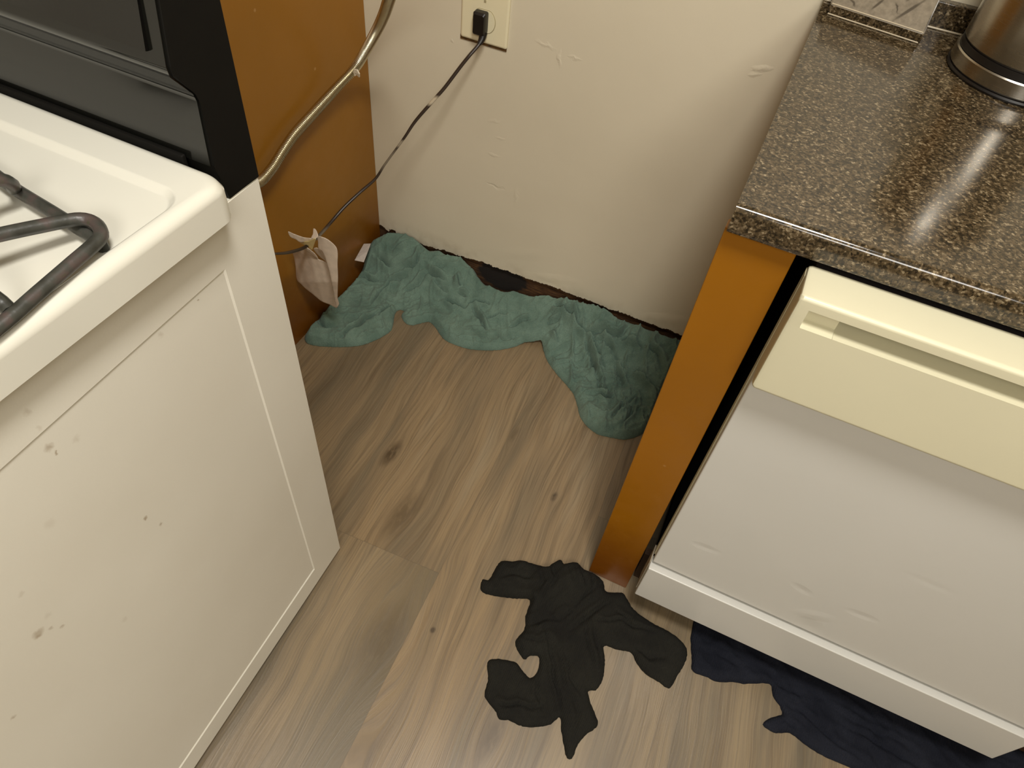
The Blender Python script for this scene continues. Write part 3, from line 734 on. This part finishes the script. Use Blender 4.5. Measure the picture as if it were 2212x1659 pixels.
def dedupe(poly, dmin):
    out = [poly[0]]
    for p in poly[1:]:
        if math.dist(p, out[-1]) > dmin: out.append(p)
    if math.dist(out[0], out[-1]) < dmin: out.pop()
    return out
TL = [(crop([(180, 550), (240, 518), (330, 510)], k4, 960, 520), .006, .004), (crop([(225, 580), (270, 650), (310, 705)], k4, 960, 520), .007, .004), (crop([(330, 640), (420, 610), (480, 600)], k4, 960, 520), .004, .003),
      (crop([(820, 660), (880, 650)], k4, 960, 520), .007, .003), (crop([(860, 545), (930, 590), (985, 645), (1050, 700), (1100, 760)], k4, 960, 520), .010, .004), (crop([(1110, 765), (1200, 760), (1330, 775), (1380, 740), (1430, 700)], k4, 960, 520), .010, .0035),
      (crop([(1390, 795), (1450, 820), (1520, 855)], k4, 960, 520), .010, .004), (crop([(1080, 790), (1120, 900), (1150, 1010), (1190, 1140)], k4, 960, 520), .008, .004), (crop([(1150, 800), (1170, 900), (1230, 1000)], k4, 960, 520), .006, .003),
      (crop([(1330, 1010), (1360, 1090), (1385, 1150)], k4, 960, 520), .008, .004), (crop([(1500, 1070), (1560, 1150), (1640, 1200)], k4, 960, 520), .009, .004), (crop([(1190, 1240), (1250, 1260), (1300, 1245)], k4, 960, 520), .008, .004),
      (crop([(1390, 1290), (1360, 1350), (1300, 1400)], k4, 960, 520), .006, .004), (crop([(1460, 1320), (1440, 1400), (1380, 1460)], k4, 960, 520), .006, .003), (crop([(850, 730), (875, 790)], k4, 960, 520), .006, .003),
      (crop([(1210, 820), (1280, 880), (1330, 950)], k4, 960, 520), .006, .004), (crop([(1000, 560), (1040, 640)], k4, 960, 520), .006, .003), (crop([(1480, 1230), (1440, 1280)], k4, 960, 520), .006, .003), (crop([(640, 640), (560, 660), (520, 690)], k4, 960, 520), .004, .003),
      (crop([(1600, 850), (1660, 920), (1680, 1010)], k4, 960, 520), .007, .004), (crop([(80, 330), (110, 375)], k4, 960, 520), .007, .003), (crop([(120, 440), (160, 475)], k4, 960, 520), .006, .003), (crop([(0, 480), (60, 540), (150, 560)], k4, 960, 520), .005, .004),
      (crop([(1060, 832), (1140, 850), (1230, 848)], k3, 560, 440), .009, .003), (crop([(1440, 530), (1530, 495), (1640, 435)], k3, 560, 440), .008, .0035), (crop([(1530, 755), (1620, 730), (1680, 650), (1710, 530)], k3, 560, 440), .007, .0035),
      (crop([(1240, 590), (1310, 670), (1380, 720)], k3, 560, 440), .006, .004), (crop([(1780, 750), (1840, 805), (1940, 855)], k3, 560, 440), .008, .0035), (crop([(2060, 850), (2110, 890)], k3, 560, 440), .009, .004),
      (crop([(860, 1440), (1000, 1360), (1120, 1270), (1250, 1190)], k3, 560, 440), .006, .004), (crop([(1180, 1080), (1270, 980), (1380, 890)], k3, 560, 440), .005, .004), (crop([(1560, 980), (1660, 890), (1760, 800)], k3, 560, 440), .006, .004),
      (crop([(1280, 1200), (1360, 1120)], k3, 560, 440), .005, .004), (crop([(1400, 880), (1530, 840)], k3, 560, 440), .005, .003), (crop([(1860, 880), (1950, 950)], k3, 560, 440), .005, .004), (crop([(650, 1180), (640, 1280), (700, 1340), (800, 1340)], k3, 560, 440), .006, .010)]
def rel_t(Q, d):
    w = np.stack([vnoise(Q, 14, 1), vnoise(Q, 14, 2)], 1)*.018; R = Q+w
    n1 = 1-np.abs(vnoise(R@np.array([[.9, -.44], [.44, .9]])*np.array([1, .45]), 42, 3)); n2 = 1-np.abs(vnoise(R@np.array([[.5, .86], [-.86, .5]])*np.array([1, .5]), 60, 4))
    amt = .6+.7*np.clip((Q[:, 0]-.52)/.12, 0, 1)
    n3 = 1-np.abs(vnoise((Q+w*.4)@np.array([[.8, .6], [-.6, .8]])*np.array([1, .6]), 130, 8)); h = amt*(.010*(n1**3-.35)+.007*(n2**4-.35)+.0028*(n3**3-.35)) + .006*vnoise(Q, 11, 6) + .003
    h += 3.2*creases(Q, TL, base_t)
    h += .0035*np.exp(-((d-.010)/.004)**2)
    return h
tw = empty('teal_towel', (.45, -.12, 0)); tag(tw, 'crumpled teal terry towel stuffed along the foot of the wall', 'towel')
towel = cloth('terry_cloth', dedupe(tp_poly, .004), base_t, rel_t, .0023, M_TEAL, None, .007, .008, loft_h=.012)
def care_label():
    zz = .098; q = [(774, 522), (801, 526), (796, 540), (786, 566), (766, 562)]
    P = [at(a, b, 2, zz+(.006 if a > 790 else 0)) for a, b in q]
    for p in P: p.x = max(p.x, .003)
    bm = bmesh.new(); vs = [bm.verts.new(p) for p in P]; vb = [bm.verts.new(p-Vector((0, 0, .0008))) for p in P]
    bm.faces.new(vs); bm.faces.new(list(reversed(vb)))
    for k in range(5): bm.faces.new((vs[k], vb[k], vb[(k+1) % 5], vs[(k+1) % 5]))
    return frombm('care_label', bm, M_LABEL)
under(tw, towel, care_label())

# black garment on the floor
def base_b(x, y):
    return .014*math.exp(-(((x-.86)/.05)**2+((y+.67)/.04)**2))
def clamp_b(p):
    y = p.y
    if p.x > XC-.008: y = min(y, YF-.003)
    return Vector((p.x, y, 0))
kb = .2887
BO = [(75, 250), (125, 248), (165, 180), (215, 112), (300, 110), (370, 103), (460, 128), (560, 150), (610, 120), (662, 98), (688, 128), (780, 117), (840, 170), (920, 205), (980, 262), (1005, 335), (1130, 348), (1165, 400), (1210, 470), (1330, 560), (1480, 640), (1580, 720), (1612, 790), (1590, 880), (1530, 980), (1475, 1060), (1400, 1015), (1310, 960), (1235, 880), (1190, 795), (1100, 775), (990, 745), (995, 850), (985, 965), (955, 1045), (925, 1075), (870, 1085), (895, 1190), (942, 1330), (865, 1400), (795, 1480), (765, 1555), (745, 1590), (710, 1582), (690, 1500), (670, 1400), (655, 1280), (590, 1330), (500, 1350), (380, 1345), (270, 1300), (200, 1292), (180, 1240), (95, 1120), (118, 1000), (130, 848), (320, 865), (380, 930), (435, 982), (490, 935), (498, 826), (430, 820), (390, 845), (335, 770), (328, 700), (390, 620), (400, 520), (430, 402), (320, 388), (180, 372), (72, 335)]
BL = [(crop(a, kb, 1020, 1180), b, c) for a, b, c in [([(545, 640), (570, 800), (620, 980), (640, 1150), (660, 1290)], .008, .003), ([(740, 620), (820, 560), (930, 480), (1020, 400)], .008, .004), ([(640, 560), (760, 470), (880, 360), (960, 300)], .006, .003), ([(840, 600), (860, 760), (920, 900)], .006, .003), ([(900, 600), (920, 720), (960, 860)], .005, .003),
     ([(200, 1190), (330, 1190), (430, 1225), (510, 1215)], .008, .003), ([(500, 980), (480, 1130), (520, 1250)], .005, .003), ([(1100, 500), (1200, 600), (1330, 640)], .006, .004), ([(1220, 780), (1330, 840), (1420, 830)], .005, .005), ([(960, 560), (1100, 560), (1200, 600)], .006, .003), ([(700, 830), (740, 1000), (800, 1100)], .005, .003), ([(650, 800), (690, 960), (700, 1060)], .005, .003),
     ([(230, 240), (340, 220), (440, 250)], .005, .004), ([(500, 160), (520, 280), (480, 400)], .005, .004), ([(600, 160), (620, 260), (560, 330)], .006, .004), ([(720, 150), (740, 240)], .006, .003), ([(820, 200), (850, 300)], .006, .003), ([(900, 230), (900, 320)], .005, .003), ([(430, 600), (520, 560), (620, 560)], .005, .004), ([(400, 700), (480, 720), (540, 700)], .005, .003), ([(720, 1100), (780, 1250), (760, 1400)], .004, .004)]]
def rel_b(Q, d):
    w = np.stack([vnoise(Q, 16, 11), vnoise(Q, 16, 12)], 1)*.015; R = Q+w
    c = np.array([.80, -.74]); r = np.sqrt(((Q-c)**2).sum(1)); bun = np.exp(-(r/.10)**2)
    n1 = 1-np.abs(vnoise(R@np.array([[.95, .3], [-.3, .95]])*np.array([1, .35]), 55, 13))
    return .003+.016*bun*(.6+.4*vnoise(Q, 20, 15))+(.2+bun)*.006*(n1**3-.3)+.003*vnoise(Q, 22, 14)+creases(Q, BL, base_b)
bk = cloth('black_garment', dedupe(px2floor(crop(BO, kb, 1020, 1180), base_b, clamp_b), .003), base_b, rel_b, .0036, M_BLACKC, None, .005, .006)
tag(bk, 'black knit garment crumpled on the floor beside the orange filler strip', 'clothing')

# navy cloth under the dishwasher
zero = lambda x, y: 0.0
k6 = .33092
NO = crop([(40, 130), (40, 200), (45, 290), (52, 360), (150, 402), (190, 425), (265, 432), (310, 430), (380, 442), (470, 440), (558, 446), (575, 522), (620, 588), (636, 640), (595, 655), (545, 672), (510, 706), (545, 742), (600, 765), (690, 768), (800, 850), (900, 912), (1000, 955), (1100, 1000), (1250, 1075), (1450, 1160), (1700, 1260), (2000, 1370), (2350, 1480)], k6, 1480, 1330)
npoly = px2floor(NO, zero) + [(1.86, -1.02), (1.88, -.80), (1.80, -.615), (1.55, -.612), (1.3, -.612), (1.12, -.612)]
NL = [(crop(a, k6, 1480, 1330), b, c) for a, b, c in [([(640, 560), (760, 640), (880, 740), (1000, 850), (1150, 950)], .007, .004), ([(900, 560), (1100, 680), (1300, 780), (1500, 900)], .006, .004), ([(560, 400), (640, 470), (760, 520)], .006, .004), ([(100, 230), (200, 260), (350, 320)], .005, .005), ([(1000, 700), (1200, 800), (1400, 930), (1700, 1080)], .006, .004), ([(620, 680), (720, 730), (800, 800)], .005, .004)]]
def rel_n(Q, d):
    R = Q+np.stack([vnoise(Q, 14, 21), vnoise(Q, 14, 22)], 1)*.012
    n1 = 1-np.abs(vnoise(R@np.array([[.9, .44], [-.44, .9]])*np.array([.4, 1]), 50, 23))
    h = .002+.005*(n1**3-.3)+.003*vnoise(Q, 20, 24)+creases(Q, NL, zero)
    return h
nv = cloth('navy_cloth', dedupe(npoly, .004), zero, rel_n, .005, M_NAVY, None, .006, .007)
tag(nv, 'dark navy cloth lying on the floor under the dishwasher', 'cloth')

# ------------------------------------------------------------------ crumpled paper tag on the cord
pt = empty('paper_tag', at(685, 580, 1, -.37)); tag(pt, 'crumpled off-white paper tag hanging on the power cord', 'tag')
kp = .12658
def patch(name, poly, yf, mat, res=2.2, th=.0006):
    P = crop(poly, kp, 580, 470)
    B = np.array([tuple(v)[:2] for v in catmull([Vector((a, b, 0)) for a, b in P], res*2, True)])
    lo, hi = B.min(0), B.max(0); gx, gy = np.meshgrid(np.arange(lo[0], hi[0], res), np.arange(lo[1], hi[1], res)); G = np.stack([gx.ravel(), gy.ravel()], 1)
    G = G[inside(G, B)]; G = G[polydist(G, B) > res*.5]; nb = len(B)
    vo, eo, fo = delaunay_2d_cdt([Vector(p) for p in B]+[Vector(p) for p in G], [(i, (i+1) % nb) for i in range(nb)], [], 1, 1e-6)[:3]
    V = [at(v.x, v.y, 1, yf((v.x-580)/kp, (v.y-470)/kp)) for v in vo]
    me_v = [tuple(v) for v in V]; n = len(V); back = [tuple(v+ray(vo[i].x, vo[i].y)*th) for i, v in enumerate(V)]
    F = [list(f) for f in fo]+[[n+i for i in reversed(f)] for f in fo]; cnt = {}
    for f in fo:
        for i in range(len(f)):
            e = tuple(sorted((f[i], f[(i+1) % len(f)]))); cnt[e] = cnt.get(e, 0)+1
    F += [[a, b, n+b, n+a] for (a, b), k in cnt.items() if k == 1]
    o = mk(name, me_v+back, F, mat, None, True)
    bm = bmesh.new(); bm.from_mesh(o.data); bmesh.ops.recalc_face_normals(bm, faces=bm.faces); bm.to_mesh(o.data); bm.free(); return o
Y0 = -.385
nz = lambda x, y: .0007*math.sin(x*.017+y*.004)+.0004*math.sin(x*.043-y*.012+1)
fa = lambda x, y: Y0+.022*((x-760)/380)**2 - .012*max(0, (700-y)/250) + .02*max(0, (y-1100)/450) + nz(x, y)
fb = lambda x, y: Y0+.004-.020*math.cos(min(1.5, abs(x-900)/300)) + .02*max(0, (y-1100)/450) + nz(x, y)*.5
fc = lambda x, y: Y0-.006-.03*(700-x)/400 + nz(x, y)
fd = lambda x, y: Y0-.010 + .02*(330-y)/150
fe = lambda x, y: Y0-.018 + .014*(y-345)/200
ff = lambda x, y: Y0-.012 + .016*(y-530)/230
under(pt, patch('front_sheet', [(415, 598), (500, 572), (620, 530), (700, 565), (790, 620), (850, 705), (990, 770), (1042, 930), (1095, 1200), (1130, 1400), (1165, 1540), (1060, 1490), (900, 1425), (760, 1310), (640, 1220), (560, 1140), (490, 1075), (470, 980), (462, 850), (440, 700)], fa, M_PAPER),
      patch('side_fold', [(840, 320), (920, 330), (1010, 370), (1110, 450), (1165, 520), (1182, 620), (1178, 800), (1186, 1000), (1182, 1200), (1180, 1380), (1205, 1460), (1190, 1510), (1165, 1542), (1130, 1400), (1095, 1200), (1042, 930), (995, 770), (950, 640), (900, 560), (850, 525), (845, 420)], fb, M_PAPER),
      patch('torn_edge', [(335, 235), (400, 262), (470, 290), (600, 335), (720, 350), (790, 355), (690, 395), (545, 425), (470, 375), (370, 330)], fc, M_PAPER),
      patch('torn_tip', [(765, 185), (792, 188), (825, 235), (850, 310), (835, 340), (780, 360), (722, 352), (757, 285)], fd, M_PAPER),
      patch('yellowed_fold', [(540, 430), (620, 405), (700, 390), (808, 347), (790, 430), (765, 500), (740, 555), (690, 520), (640, 490)], fe, M_PAPERY),
      patch('inner_fold', [(770, 530), (820, 512), (880, 545), (950, 640), (1000, 770), (960, 735), (900, 690), (850, 640), (800, 590)], ff, M_PAPER),
      patch('inner_curl', [(590, 548), (660, 512), (730, 560), (800, 620), (850, 700), (790, 680), (720, 620), (650, 575)], lambda x, y: ff(x, y)-.002, M_PAPER))
